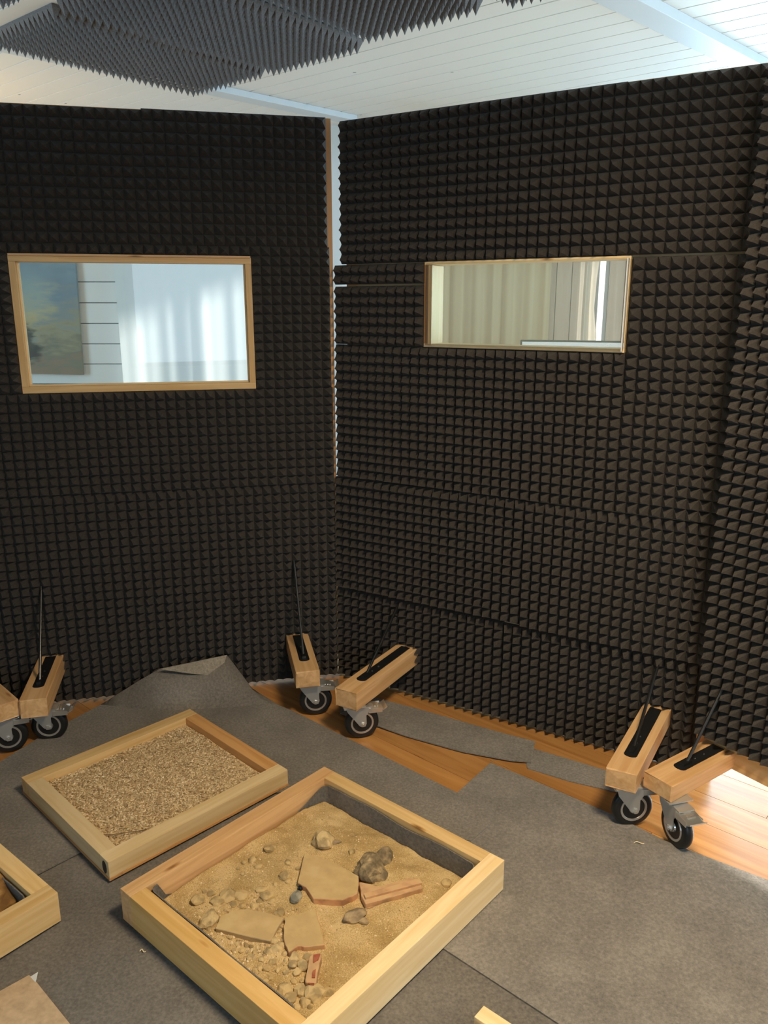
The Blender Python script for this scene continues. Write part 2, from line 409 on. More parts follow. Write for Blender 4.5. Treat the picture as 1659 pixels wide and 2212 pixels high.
def nut_mesh():
    bm = bmesh.new()
    lathe(bm, [(.0035, -.031), (.0035, -.0295), (.008, -.0295), (.008, -.0245), (.004, -.0245), (.004, .0245), (.008, .0245), (.008, .0295), (.0035, .0295), (.0035, .031)], 6)
    me = bpy.data.meshes.new('axle_bolt'); bmesh.ops.recalc_face_normals(bm, faces=bm.faces[:]); bm.to_mesh(me); bm.free(); me.materials.append(MAT['steel']); return me
TYRE, RIM, PEDAL, NUT = tyre_mesh(), rim_mesh(), pedal_mesh(), nut_mesh()
FORK = {}

def foot(root, s, front, ztop, zbot, wheel, wang, rod_s, rod_z, rod_t=-0.03, width=0.086, back=-0.05, mat='beam', skew=0.0):
    """local frame of a partition: x along it, -y into the booth (t = -y)"""
    bm = bmesh.new(); ln = front - back
    bbox(bm, -ln / 2, ln / 2, -width / 2, width / 2, zbot, ztop, 0.004)
    # chewed, slightly uneven end grain
    for v in bm.verts:
        if v.co.x > ln / 2 - .01: v.co.x += random.uniform(-.002, .002)
    bo = frombm(bm, 'foot_beam', MAT[mat], root, (s, -(front + back) / 2, 0), (0, 0, R(-90) + skew))
    # black slotted plate let into the top of the beam
    pts = []; hw = .0185; x1 = ln / 2 - 0.085; x0 = -ln / 2 + .03
    pts = [(x0, -hw), (x1 - .012, -hw)]
    for i in range(7):
        a = -math.pi / 2 + math.pi * i / 6
        pts.append((x1 - .012 + .012 * math.cos(a), hw * math.sin(a)))
    pts.append((x0, hw))
    bm = bmesh.new(); prism(bm, pts, ztop - .004, ztop + .0015)
    for k, f_ in enumerate((.12, .45, .75)):
        bmesh.ops.create_uvsphere(bm, u_segments=10, v_segments=6, radius=.0045, matrix=Matrix.Translation((x1 - .02 - f_ * .14, 0, ztop + .0015)))
    pl = frombm(bm, 'mounting_plate', MAT['black'], bo)
    bm = bmesh.new(); tube(bm, (s, -(front - .125), ztop), (rod_s, -rod_t, rod_z), .0048)
    bbox(bm, s - .007, s + .007, -(front - .105), -(front - .145), ztop, ztop + .010)
    frombm(bm, 'brace_rod', MAT['rod'], root)
    top = zbot
    if top not in FORK: FORK[top] = fork_mesh(top)
    ws, wt = wheel
    ca = link('caster', FORK[top], None, root, (ws, -wt, 0), (0, 0, wang))
    link('tyre', TYRE, None, ca, (0, 0, WHEEL_R)); link('wheel_rim', RIM, None, ca, (0, 0, WHEEL_R))
    link('axle_bolt', NUT, None, ca, (0, 0, WHEEL_R)); link('brake_pedal', PEDAL, None, ca, (0, 0, top - .130))

def partition(loc, ang, x0, x1, zb, zt, sheets, label, win=None, fy=0.052, depth=0.055, stile=0.022):
    root = empty('acoustic_screen', loc, R(ang)); tag(root, label, 'screen')
    y0, y1 = fy, fy + depth
    bar('frame_stile', x0, x0 + .045, y0, y1, zb, zt, MAT['stile'], root, axis='z')
    bar('frame_stile', x1 - .045, x1, y0, y1, zb, zt, MAT['stile'], root, axis='z')
    bar('frame_rail', x0 + .045, x1 - .045, y0, y1, zt - .045, zt, MAT['pine'], root)
    bar('frame_rail', x0 + .045, x1 - .045, y0, y1, zb, zb + .07, MAT['pine'], root)
    bm = bmesh.new()
    if win:
        a, b_, c, d = win
        for q in ((x0 + .045, a, zb + .07, zt - .045), (b_, x1 - .045, zb + .07, zt - .045), (a, b_, zb + .07, c), (a, b_, d, zt - .045)):
            bbox(bm, q[0], q[1], y0 + .004, y0 + .018, q[2], q[3])
    else:
        bbox(bm, x0 + .045, x1 - .045, y0 + .004, y0 + .018, zb + .07, zt - .045)
    frombm(bm, 'backing_board', MAT['ply'], root)
    for k, sh in enumerate(sheets):
        a, b_, c, d = sh[:4]; dy = sh[4] if len(sh) > 4 else 0; tw = sh[5] if len(sh) > 5 else 0
        me = foam_mesh(b_ - a, d - c, seed=hash((round(a, 2), round(c, 2))) % 999, droop=0.0015 + 0.003 * random.random())
        me.materials.append(MAT['foam'])
        link('foam_sheet', me, None, root, (a, fy + dy, c), (R(90) + tw, 0, 0))
    return root

# --- partition with the painting behind its window
P1 = partition((-0.17, 2.905, 0), 12.5, -1.30, 0.0, 0.09, 2.062,
    [(-1.295, -.62, 1.646, 2.058), (-.62, -.020, 1.644, 2.062),
     (-1.068, -.29, 1.612, 1.645, .004),
     (-1.295, -1.070, 1.158, 1.645), (-.2895, -.014, 1.158, 1.6445),
     (-1.295, -.33, .80, 1.157), (-.33, -.010, .80, 1.157),
     (-1.295, -.52, .40, .799), (-.52, -.008, .40, .799),
     (-1.295, -.52, .012, .399), (-.52, -.008, .012, .399)],
    'dark foam screen whose window shows a painting and a white curtain', (-1.06, -.297, 1.168, 1.596))
def window(root, a, b_, c, d, wl, wr, wb_, wt_, y0, y1, py, gm, mats=('pine', 'pine')):
    f = bar('window_frame', a, b_, y0, y1, c, c + wb_, MAT[mats[0]], root)
    bar('jamb', a, a + wl, y0, y1, c + wb_, d - wt_, MAT[mats[1]], root, axis='z')
    bar('jamb', b_ - wr, b_, y0, y1, c + wb_, d - wt_, MAT[mats[0]], root, axis='z')
    bar('window_head', a, b_, y0, y1, d - wt_, d, MAT[mats[0]], root)
    bm = bmesh.new(); bbox(bm, a + wl * .6, b_ - wr * .6, py, py + .004, c + wb_ * .6, d - wt_ * .6)
    p = frombm(bm, 'window_pane', gm, root)
    return p
window(P1, -1.070, -.288, 1.158, 1.606, .021, .021, .022, .020, .036, .107, .066, MAT['glass'])
# slim inner beads that hold the pane
for q in ((-1.049, -.309, .056, .064, 1.180, 1.186, 'x'), (-1.049, -1.043, .056, .064, 1.186, 1.585, 'z'), (-.315, -.309, .056, .064, 1.186, 1.585, 'z')):
    bar('glazing_bead', q[0], q[1], q[2], q[3], q[4], q[5], MAT['pine_pale'], P1, .001, q[6])
# ragged foam cut line above the window: a torn wooden lath
bar('torn_lath', -1.068, -.29, .030, .052, 1.6045, 1.6115, MAT['beam'], P1, .001)
foot(P1, -.168, .304, .200, .137, (-.136, .245), R(-12.5 + 8), -.172, .505)
foot(P1, -1.073, .315, .200, .135, (-1.050, .225), R(-12.5 + 10), -1.080, .470)

# --- partition with the low wide window
P2 = partition((-0.17, 2.905, 0), -31.0, 0.012, 1.45, 0.145, 2.052,
    [(.000, .965, 1.588, 2.050), (.966, 1.44, 1.590, 2.048),
     (-.026, .335, 1.519, 1.584, -.004), (-.026, .335, 1.312, 1.512, -.002),
     (1.016, 1.44, 1.300, 1.583),
     (1.016, 1.44, 1.200, 1.2985),
     (-.028, 1.0145, .822, 1.3105), (1.016, 1.44, .822, 1.199),
     (-.036, .72, .382, .820, -.006, R(-.6)), (.722, 1.44, .376, .818, -.006, R(-.6)),
     (-.040, .66, .006, .376, .004), (.662, 1.38, .004, .370, .004)],
    'dark foam screen with a low wide window of clear plastic', (.345, 1.004, 1.318, 1.578))
window(P2,   .337, 1.012, 1.311, 1.587, .020, .003, .012, .010, .030, .107, .020, MAT['acrylic'], ('pine_pale', 'stile'))
bar('jamb', .357, .370, .020, .105, 1.321, 1.575, MAT['pine_pale'], P2, .001, 'z')
bm = bmesh.new(); bbox(bm, 1.0065, 1.0095, .012, .026, 1.315, 1.580); frombm(bm, 'pane_edge', MAT['pane_edge'], P2)
foot(P2, .282, .388, .200, .134, (.300, .320), R(31 + 14), .243, .36)
foot(P2, 1.200, .392, .200, .142, (1.222, .325), R(31 + 8), 1.194, .358)

# --- windowless partition at the right edge
P3 = partition((.883, 2.169, 0), -55.0, .04, 1.36, .135, 2.02,
    [(.042, .70, 1.53, 2.018), (.70, 1.355, 1.53, 2.018), (.040, .70, 1.04, 1.529), (.70, 1.355, 1.04, 1.529),
     (.040, .70, .62, 1.039), (.70, 1.355, .62, 1.039), (.044, .70, .205, .619), (.70, 1.355, .205, .619)],
    'windowless dark foam screen at the right, bottom rail bare, cut by the frame', None, fy=.050, depth=.040)
foot(P3, .120, .243, .190, .140, (.172, .212), R(55 - 75), .118, .383, width=.094, back=-.07)

# --- partition at the left, of which only a foot tip shows
P0 = partition((-1.439 - .06, 2.536 + .06, 0), 45.0, -1.22, .03, .09, 2.06,
    [(-1.215, .025, 1.55, 2.055), (-1.215, .025, 1.04, 1.549), (-1.215, .025, .53, 1.039), (-1.215, .025, .02, .529)],
    'foam screen at the left edge, only its timber foot and wheel in view')
foot(P0, .010, .374, .200, .140, (.025, .325), R(-45 + 22), .0, .40)

# ------------------------------------------------------------------ foam under the ceiling
SZ = CZ - 0.001
def uvpos(px, py, z=CZ - .05): return on_z(px, py, z)
def ceiling_sheet(corner_px, lu, lv, label, dz=0.0):
    """corner: the far tip corner (towards the booth corner); runs +u along the boards and back along the battens"""
    p = uvpos(*corner_px, CZ - .058 - dz)
    me = foam_mesh(lu, lv, h=.048, slab=.010, seed=int(corner_px[0])); me.materials.append(MAT['foam_grey'])
    o = bpy.data.objects.new('ceiling_foam_sheet', me); C.objects.link(o)
    M = Matrix.Identity(4)          # mesh x -> cu, mesh y -> -cv (towards the camera), mesh z -> down
    for i in range(3):
        M[i][0] = cu[i]; M[i][1] = -cv[i]; M[i][2] = (0, 0, -1)[i]
    q = p - cu * PITCH / 2 + cv * PITCHY / 2
    M[0][3], M[1][3], M[2][3] = q.x, q.y, SZ - dz
    o.matrix_world = M
    tag(o, label, 'foam panel', 'pyramid foam sheets under the ceiling')
    if dz:
        bm = bmesh.new(); bbox(bm, .02, lu - .02, .02, lv - .02, -dz, 0); frombm(bm, 'mounting_board', MAT['foam_grey'], o)
    return o
ceiling_sheet((418, 210), .53, 1.02, 'grey pyramid foam sheet on ceiling farthest back, above the painting window')
ceiling_sheet((592, 165), .53, 1.02, 'grey pyramid foam sheet on ceiling, second from the back', .012)
ceiling_sheet((797, 96), .53, 1.02, 'grey pyramid foam sheet on ceiling, third from the back', .012)
ceiling_sheet((1108, 20), .53, 1.02, 'grey pyramid foam sheet on ceiling, only tips showing at top edge', .012)
ceiling_sheet((8, 22), .53, 1.02, 'grey pyramid foam sheet at the top left corner of the picture', .010)

# ------------------------------------------------------------------ felt on the floor
def carpet(name, pts, z0, th, mat, label, subdiv=True):
    bm = bmesh.new(); prism(bm, pts, z0, z0 + th)
    o = frombm(bm, name, mat); tag(o, label, 'carpet'); return o
carpet('felt_underlay', [(-.95, 2.25), (-.25, 2.45), (.20, 2.05), (.62, 1.75), (.95, .75), (-1.7, .75), (-1.7, 1.45)], .0005, .003, MAT['felt_dark'],
       'dark grey felt lowest of the layers, beneath and between the boxes')
carpet('felt_carpet', [(.05, 1.95), (.221, 2.134), (.347, 2.302), (.50, 2.175), (.679, 2.019), (.781, 1.912), (.995, 1.755), (1.35, 1.42), (1.55, .75), (1.02, .75), (.354, 1.337), (.148, 1.520), (.0, 1.65)], .004, .004, MAT['felt'],
       'large brownish grey felt carpet at the right, reaching the bottom edge')
# sheet with its corner propped against the partition
def P1pt(px, py, t):
    d = Vector((math.cos(R(12.5)), math.sin(R(12.5)), 0)); n = Vector((d.y, -d.x, 0)); O = Vector((-.17, 2.905, 0)) + n * t
    f = 1720; p = R(14.6); u = (px - 829.5) / f; v_ = -(py - 1106) / f
    r = Vector((u, math.cos(p) + v_ * math.sin(p), -math.sin(p) + v_ * math.cos(p))); o0 = Vector((0, 0, 1.45))
    return o0 + r * ((O - o0).dot(n) / r.dot(n))
bm = bmesh.new()
def V3(p): return bm.verts.new(p)
ZF = .009
fl = {k: V3((x, y, ZF)) for k, (x, y) in dict(a=(-1.55, 1.78), b=(-1.25, 2.30), c=(-1.171, 2.483), d=(-1.053, 2.685), e=(-.83, 2.64), f=(-.60, 2.66), g=(-.44, 2.69), h=(-.395, 2.685), i=(-.32, 2.625), j=(.221, 2.134),
      k=(.337, 2.075), l=(.302, 1.979), m=(.242, 1.908), n=(-.08, 1.98), o=(-.22, 2.14), p=(-.50, 2.13), q=(-.822, 1.866), r=(-.899, 1.782), s=(-1.35, 1.29)).items()}
up = {'d': V3(P1pt(300, 1471, .035)), 'e': V3(P1pt(345, 1445, .018)), 'f': V3(P1pt(490, 1415, .006)), 'g': V3(P1pt(520, 1455, .03)), 'h': V3(P1pt(544, 1488, .06))}
mid = {'e': V3((fl['e'].co * .45 + up['e'].co * .55) - Vector((-.005, .035, .02))), 'f': V3((fl['f'].co * .5 + up['f'].co * .5) - Vector((-.0, .03, .02))), 'g': V3((fl['g'].co * .5 + up['g'].co * .5) - Vector((-.0, .02, .01)))}
for f_ in (('a', 'b', 'r', 's'), ('b', 'c', 'q', 'r'), ('c', 'd', 'e', 'q'), ('q', 'e', 'f', 'p'), ('p', 'f', 'g', 'o'), ('g', 'h', 'i', 'o'), ('o', 'i', 'j', 'n'), ('n', 'j', 'k', 'l'), ('n', 'l', 'm')):
    bm.faces.new([fl[x] for x in f_])
bm.faces.new((fl['d'], up['d'], mid['e'], fl['e'])); bm.faces.new((up['d'], up['e'], mid['e']))
bm.faces.new((fl['e'], mid['e'], mid['f'], fl['f'])); bm.faces.new((mid['e'], up['e'], up['f'], mid['f']))
bm.faces.new((fl['f'], mid['f'], mid['g'], fl['g'])); bm.faces.new((mid['f'], up['f'], up['g'], mid['g']))
bm.faces.new((fl['g'], mid['g'], up['h'], fl['h'])); bm.faces.new((mid['g'], up['g'], up['h']))
bmesh.ops.triangulate(bm, faces=[f for f in bm.faces if len(f.verts) > 3])
fc = frombm(bm, 'felt_carpet', MAT['felt'])
for p in fc.data.polygons: p.use_smooth = any(fc.data.vertices[i].co.z > .012 for i in p.vertices)
tag(fc, 'brownish grey felt carpet propped up against the foam screen with a folded corner', 'carpet')
sm = fc.modifiers.new('thick', 'SOLIDIFY'); sm.thickness = .004; sm.offset = 0
bm = bmesh.new()
a = P1pt(345, 1446, .045); b_ = P1pt(490, 1415, .012); c = P1pt(475, 1461, .055); d = P1pt(410, 1455, .060)
vs_ = [bm.verts.new(x) for x in (a, d, c, b_)]; bm.faces.new(vs_); bmesh.ops.triangulate(bm, faces=bm.faces[:])
fo = frombm(bm, 'folded_corner', felt('felt_back', (.30, .265, .215)), fc); sm = fo.modifiers.new('thick', 'SOLIDIFY'); sm.thickness = .004; sm.offset = 0
def zpoly(L, z=0): return [tuple(on_z(x, y, z)[:2]) for x, y in L]
def wavy(L): return [(x, y, random.uniform(0, .003)) for x, y in L]
carpet('felt_strip', wavy(zpoly([(742, 1498), (827, 1516), (905, 1536), (990, 1560), (1073, 1585), (1156, 1606), (1146, 1651), (1104, 1648), (996, 1627), (878, 1594), (814, 1572), (735, 1545)])), .003, .004, MAT['felt'],
       'narrow grey felt offcut on the wooden floor beside the castors')
carpet('felt_strip', zpoly([(1130, 1612), (1156, 1620), (1230, 1642), (1303, 1664), (1370, 1690), (1372, 1728), (1333, 1713), (1230, 1689), (1139, 1661)]), .0005, .003, MAT['felt'],
       'short felt strip catching bluish daylight under the right-hand timber feet')

# ------------------------------------------------------------------ wooden boxes
MAT['box_dark'] = wood('box_oiled', (0.66, 0.36, 0.14), (0.52, 0.25, 0.08), .5)
def tray(loc, ang, lx, ly, h, wd, label, mat, dark=None):
    """loc = back corner; local x to the right corner, local -y to the left corner"""
    root = empty('wooden_box', loc, ang); tag(root, label, 'box')
    def rail(x0, x1, y0, y1, ax, mt): return bar('rail', x0, x1, y0, y1, 0, h, MAT[mt], root, .002, ax)
    rs = [rail(0, wd, -ly, 0, 'y', mat[0]), rail(wd, lx - wd, -wd, 0, 'x', mat[1]), rail(lx - wd, lx, -ly, 0, 'y', mat[2]), rail(wd, lx - wd, -ly, -ly + wd, 'x', mat[3])]
    bm = bmesh.new(); bbox(bm, wd - .004, lx - wd + .004, -ly + wd - .004, -wd + .004, .002, .010); frombm(bm, 'bottom_board', MAT['ply'], root)
    if dark:
        for r_ in rs: r_.location.z += .004; r_.scale.z = (h - .008) / h
        for q in ((-.001, lx + .001, -ly - .001, -ly + wd * .8, 'x'), (-.001, lx + .001, -wd * .8, .001, 'x'), (-.001, wd * .8, -ly + wd * .8, -wd * .8, 'y'), (lx - wd * .8, lx + .001, -ly + wd * .8, -wd * .8, 'y')):
            bar('base_strip', q[0], q[1], q[2], q[3], 0, .008, MAT[dark], root, .001, q[4])
    return root
ZB = .012
MAT['box_ochre'] = wood('box_ochre', (0.72, 0.46, 0.18), (0.60, 0.34, 0.10), .5)
# gravel box
B1 = on_z(410, 1531, .068); B1r = on_z(627, 1660, .068); a1 = math.atan2(B1r.y - B1.y, B1r.x - B1.x)
box1 = tray((B1.x, B1.y, ZB), a1 - R(1), .545, .588, .056, .046, 'wooden box filled with pale coarse gravel', ('pine', 'box_dark', 'pine_pale', 'pine_pale'), 'box_dark')
bm = bmesh.new(); bmesh.ops.create_circle(bm, cap_ends=True, segments=16, radius=1)
for v in bm.verts: v.co = Vector((.522 + v.co.x * .012, -.5885, .030 + v.co.y * .019))
frombm(bm, 'dark_knot', plain('knot', (.03, .02, .012), .6), box1)
# sand box
B2 = on_z(700.6, 1655.5, .099); B2r = on_z(1087, 1860, .099); a2 = math.atan2(B2r.y - B2.y, B2r.x - B2.x)
L2x, L2y, W2 = .640, .688, .043
box2 = tray((B2.x, B2.y, ZB), a2 + R(.5), L2x, L2y, .087, W2, 'large wooden box of sand with pottery fragments and stones', ('beam', 'pine', 'pine_pale', 'box_ochre'))
# box cut by the left edge
B3 = on_z(125, 1928, .092)
a3 = R(-39.1)
lx3, ly3 = .60, .60
org = Vector((B3.x, B3.y, 0)) - Vector((math.cos(a3), math.sin(a3), 0)) * lx3
box3 = tray((org.x, org.y, ZB), a3, lx3, ly3, .080, .044, 'wooden box cut off by the left edge, lined with felt', ('pine', 'pine', 'pine', 'pine'))

def to_world(root, x, y, z):
    a = root.rotation_euler.z; c, s = math.cos(a), math.sin(a)
    return Vector((root.location.x + c * x - s * y, root.location.y + s * x + c * y, root.location.z + z))
def liner(root, lx, ly, wd, hfun, label, mat, floor_z=.012):
    pts = []; x0, x1, y0, y1 = wd + .004, lx - wd - .004, -ly + wd + .004, -wd - .004
    n = 26; rc = .022
    per = []
    def arc(cx, cy, a0):
        for i in range(6):
            a = a0 - math.pi / 2 * i / 5; per.append((cx + rc * math.cos(a), cy + rc * math.sin(a)))
    def seg(ax, ay, bx, by):
        for i in range(1, n): per.append((ax + (bx - ax) * i / n, ay + (by - ay) * i / n))
    arc(x0 + rc, y1 - rc, math.pi); seg(x0 + rc, y1, x1 - rc, y1)
    arc(x1 - rc, y1 - rc, math.pi / 2); seg(x1, y1 - rc, x1, y0 + rc)
    arc(x1 - rc, y0 + rc, 0); seg(x1 - rc, y0, x0 + rc, y0)
    arc(x0 + rc, y0 + rc, -math.pi / 2); seg(x0, y0 + rc, x0, y1 - rc)
    bm = bmesh.new(); lo = []; hi = []
    for i, (x, y) in enumerate(per):
        hh, inset = hfun(x, y, i)
        cx, cy = (x0 + x1) / 2, (y0 + y1) / 2
        f = 1 - inset
        lo.append(bm.verts.new((cx + (x - cx) * .985, cy + (y - cy) * .985, floor_z))); hi.append(bm.verts.new((cx + (x - cx) * f, cy + (y - cy) * f, hh)))
    n_ = len(per)
    for i in range(n_): bm.faces.new((lo[i], lo[(i + 1) % n_], hi[(i + 1) % n_], hi[i]))
    bm.faces.new(lo)
    o = frombm(bm, 'felt_liner', mat, None, root.location, (0, 0, root.rotation_euler.z)); tag(o, label, 'liner')
    s_ = o.modifiers.new('thick', 'SOLIDIFY'); s_.thickness = .003; s_.offset = 0
    return o
def h2(x, y, i):
    wv = .0025 * math.sin(i * .55) + .002 * math.sin(i * .23)
    if y > -W2 - .02 and x > .10: return .074 + wv, .004 + .003 * math.sin(i * .4)
    if x > L2x - W2 - .03: return .066 + wv, .006
    if y < -L2y + W2 + .03: return .082 + wv * .6, .006
    if y > -W2 - .12: return .030 + .044 * (y + W2 + .12) / .12, .004
    if y < -L2y + W2 + .055: return .030 + .056 * (-L2y + W2 + .055 - y) / .055, .004
    return .028, .006
liner(box2, L2x, L2y, W2, h2, 'dark grey felt liner inside the sand box', MAT['liner'])
liner(box3, lx3, ly3, .044, lambda x, y, i: (.066 + .003 * math.sin(i * .5), .010 + .006 * math.sin(i * .3)), 'dark grey felt liner in the box at the left edge', MAT['liner'])

# sand and gravel
m, nt, b = newmat('sand'); v = objcoord(nt)
n1 = N(nt, 'ShaderNodeTexNoise'); n1.inputs['Scale'].default_value = 420; n1.inputs['Detail'].default_value = 4; L(nt, v, n1.inputs['Vector'])
n2 = N(nt, 'ShaderNodeTexNoise'); n2.inputs['Scale'].default_value = 14; n2.inputs['Detail'].default_value = 5; L(nt, v, n2.inputs['Vector'])
ad = N(nt, 'ShaderNodeMath', operation='ADD'); mu = N(nt, 'ShaderNodeMath', operation='MULTIPLY'); mu.inputs[1].default_value = .8
L(nt, n2.outputs['Fac'], mu.inputs[0]); L(nt, mu.outputs[0], ad.inputs[0]); L(nt, n1.outputs['Fac'], ad.inputs[1])
rr = ramp(nt, [(.62, (.33, .21, .075)), (.9, (.52, .355, .15)), (1.15, (.66, .48, .24))]); L(nt, ad.outputs[0], rr.inputs['Fac']); L(nt, rr.outputs['Color'], b.inputs['Base Color'])
b.inputs['Roughness'].default_value = .85; bump(nt, b, n1.outputs['Fac'], .6, .003); MAT['sand'] = m
def sand_h(x, y):
    p = Vector((x * 9, y * 9, 1.3)); z = .038 + .006 * noise.noise(p) + .003 * noise.noise(p * 3.1) + .0018 * noise.noise(p * 9.0) + .0010 * noise.noise(p * 22)
    e = min(L2x - W2 - .01 - x, 1); e2 = -W2 - .01 - y
    z -= .018 * max(0, 1 - e2 / .09)
    return z
bm = bmesh.new(); nx, ny = 150, 160; x0, x1, y0, y1 = W2 + .012, L2x - W2 - .012, -L2y + W2 + .012, -W2 - .012
gr = [[bm.verts.new((x0 + (x1 - x0) * i / nx, y0 + (y1 - y0) * j / ny, 0)) for i in range(nx + 1)] for j in range(ny + 1)]
for row in gr:
    for vv in row: vv.co.z = sand_h(vv.co.x, vv.co.y)
for j in range(ny):
    for i in range(nx): bm.faces.new((gr[j][i], gr[j][i + 1], gr[j + 1][i + 1], gr[j + 1][i]))
rim_ = [gr[0][i] for i in range(nx + 1)] + [gr[j][nx] for j in range(1, ny + 1)] + [gr[ny][i] for i in range(nx - 1, -1, -1)] + [gr[j][0] for j in range(ny - 1, 0, -1)]
low = [bm.verts.new((q.co.x, q.co.y, .014)) for q in rim_]
for i in range(len(rim_)): bm.faces.new((rim_[i], low[i], low[(i + 1) % len(low)], rim_[(i + 1) % len(low)]))
bm.faces.new(low)
so = frombm(bm, 'sand', MAT['sand'], None, box2.location, (0, 0, box2.rotation_euler.z), True)
tag(so, 'yellow brown sand filling the lined box', 'sand', None, 'stuff')

m, nt, b = newmat('gravel'); oi = N(nt, 'ShaderNodeNewGeometry')
rr = ramp(nt, [(0, (.32, .20, .09)), (.5, (.62, .45, .24)), (1, (.86, .70, .46))]); L(nt, oi.outputs['Random Per Island'], rr.inputs['Fac']); L(nt, rr.outputs['Color'], b.inputs['Base Color']); b.inputs['Roughness'].default_value = .7; MAT['gravel'] = m
V = []; F = []; gw = .046
gx0, gx1, gy0, gy1 = gw + .001, .545 - gw - .001, -.588 + gw + .001, -gw - .001
nb = 40
for j in range(nb + 1):
    for i in range(nb + 1):
        x = gx0 + (gx1 - gx0) * i / nb; y = gy0 + (gy1 - gy0) * j / nb
        V.append((x, y, .031 + .003 * noise.noise(Vector((x * 8, y * 8, 4)))))
for j in range(nb):
    for i in range(nb):
        k = j * (nb + 1) + i; F.append((k, k + 1, k + nb + 2, k + nb + 1))
rg = random.Random(3)
for k in range(11500):
    x = rg.uniform(gx0 + .003, gx1 - .003); y = rg.uniform(gy0 + .003, gy1 - .003)
    z = .0325 + .003 * noise.noise(Vector((x * 8, y * 8, 4))) + rg.uniform(-.001, .0022)
    r = rg.uniform(.0017, .0038) * (1.35 if rg.random() < .08 else 1); a = rg.uniform(0, 6.28); el = rg.uniform(1.0, 1.8); ft = rg.uniform(.45, .8)
    tx, ty = rg.uniform(-.5, .5), rg.uniform(-.5, .5)
    n0 = len(V)
    for (dx, dy, dz) in ((1, 0, 0), (0, 1, 0), (-1, 0, 0), (0, -1, 0), (.1, .15, 1), (-.1, 0, -1)):
        dx = dx * r * el * rg.uniform(.8, 1.2); dy = dy * r * rg.uniform(.8, 1.2); dz = dz * r * ft + tx * dx + ty * dy
        V.append((x + dx * math.cos(a) - dy * math.sin(a), y + dx * math.sin(a) + dy * math.cos(a), z + dz))
    for e in range(4):
        F.append((n0 + e, n0 + (e + 1) % 4, n0 + 4)); F.append((n0 + (e + 1) % 4, n0 + e, n0 + 5))
me = bpy.data.meshes.new('gravel'); me.from_pydata(V, [], F); me.update()
go = link('gravel', me, MAT['gravel'], None, box1.location, (0, 0, box1.rotation_euler.z)); tag(go, 'pale coarse gravel filling the shallow wooden box', 'gravel', None, 'stuff')
# a thin twig in the gravel
bm = bmesh.new(); t1 = [Vector((.40, -.545, .0405)), Vector((.43, -.52, .0425)), Vector((.462, -.470, .042)), Vector((.476, -.44, .040))]
for i in range(3): tube(bm, t1[i], t1[i + 1], .0011, 6)
tw = frombm(bm, 'twig', plain('twig', (.16, .09, .04), .8), None, box1.location, (0, 0, box1.rotation_euler.z)); tag(tw, 'thin curved twig lying in the gravel near the front corner', 'twig')

# ------------------------------------------------------------------ finds lying in the sand
inv2 = Matrix.Translation(-box2.location).to_4x4()
def loc2(px, py, z):
    p = on_z(px, py, z) - box2.location; a = -box2.rotation_euler.z
    return Vector((p.x * math.cos(a) - p.y * math.sin(a), p.x * math.sin(a) + p.y * math.cos(a), 0))
SZ2 = ZB + .039
def rock_mat(name, c, sandy=.5, sc=40, dk=.6):
    m, nt, b = newmat(name); v = objcoord(nt)
    n1 = N(nt, 'ShaderNodeTexNoise'); n1.inputs['Scale'].default_value = sc; n1.inputs['Detail'].default_value = 5; L(nt, v, n1.inputs['Vector'])
    r = ramp(nt, [(.38, tuple(x * dk for x in c)), (.52, c), (.66, tuple(c[i] * (1 - sandy) + (.60, .44, .22)[i] * sandy for i in range(3)))])
    L(nt, n1.outputs['Fac'], r.inputs['Fac']); L(nt, r.outputs['Color'], b.inputs['Base Color']); b.inputs['Roughness'].default_value = .9
    bump(nt, b, n1.outputs['Fac'], .5, .006); return m
MAT['rock_tan'] = rock_mat('tan_stone', (.55, .39, .18)); MAT['rock_dark'] = rock_mat('dark_stone', (.27, .20, .11), .5, 55)
MAT['rock_brown'] = rock_mat('brown_stone', (.36, .26, .15)); MAT['rock_pale'] = rock_mat('pale_stone', (.60, .44, .22), .55); MAT['rock_blue'] = rock_mat('blue_grey_stone', (.33, .31, .24), .4)
MAT['terracotta'] = rock_mat('terracotta', (.60, .30, .14), .5, 18); MAT['tile_sandy'] = rock_mat('sandy_tile', (.54, .38, .19), .6, 12)
MAT['terracotta_red'] = rock_mat('red_terracotta', (.62, .36, .18), .6, 14); MAT['red_paint'] = rock_mat('red_slip', (.36, .10, .05), .1)
def rock(px, py, rpx, mat, seed, name='pebble', sq=(1, 1, .7), sub=2, rough=.35, lift=.25):
    r = rpx / 700.0
    p = loc2(px, py, SZ2); z = sand_h(p.x, p.y)
    bm = bmesh.new(); bmesh.ops.create_icosphere(bm, subdivisions=sub, radius=1)
    a = seed * 1.7
    for v in bm.verts:
        d = 1 + rough * noise.noise(v.co * 1.1 + Vector((seed * 3.1, seed, 0))) + rough * .45 * noise.noise(v.co * 2.7 + Vector((seed, 5, 0)))
        q = v.co * d; q = Vector((q.x * sq[0], q.y * sq[1], q.z * sq[2])) * r
        v.co = Vector((q.x * math.cos(a) - q.y * math.sin(a), q.x * math.sin(a) + q.y * math.cos(a), q.z))
    return frombm(bm, name, MAT[mat], None, to_world(box2, p.x, p.y, z + r * sq[2] * lift))
MAT['dust'] = rock_mat('dusty_tile', (.56, .39, .18), .9, 22, .9); MAT['dust_red'] = rock_mat('dusty_red_tile', (.60, .37, .19), .7, 26, .85)
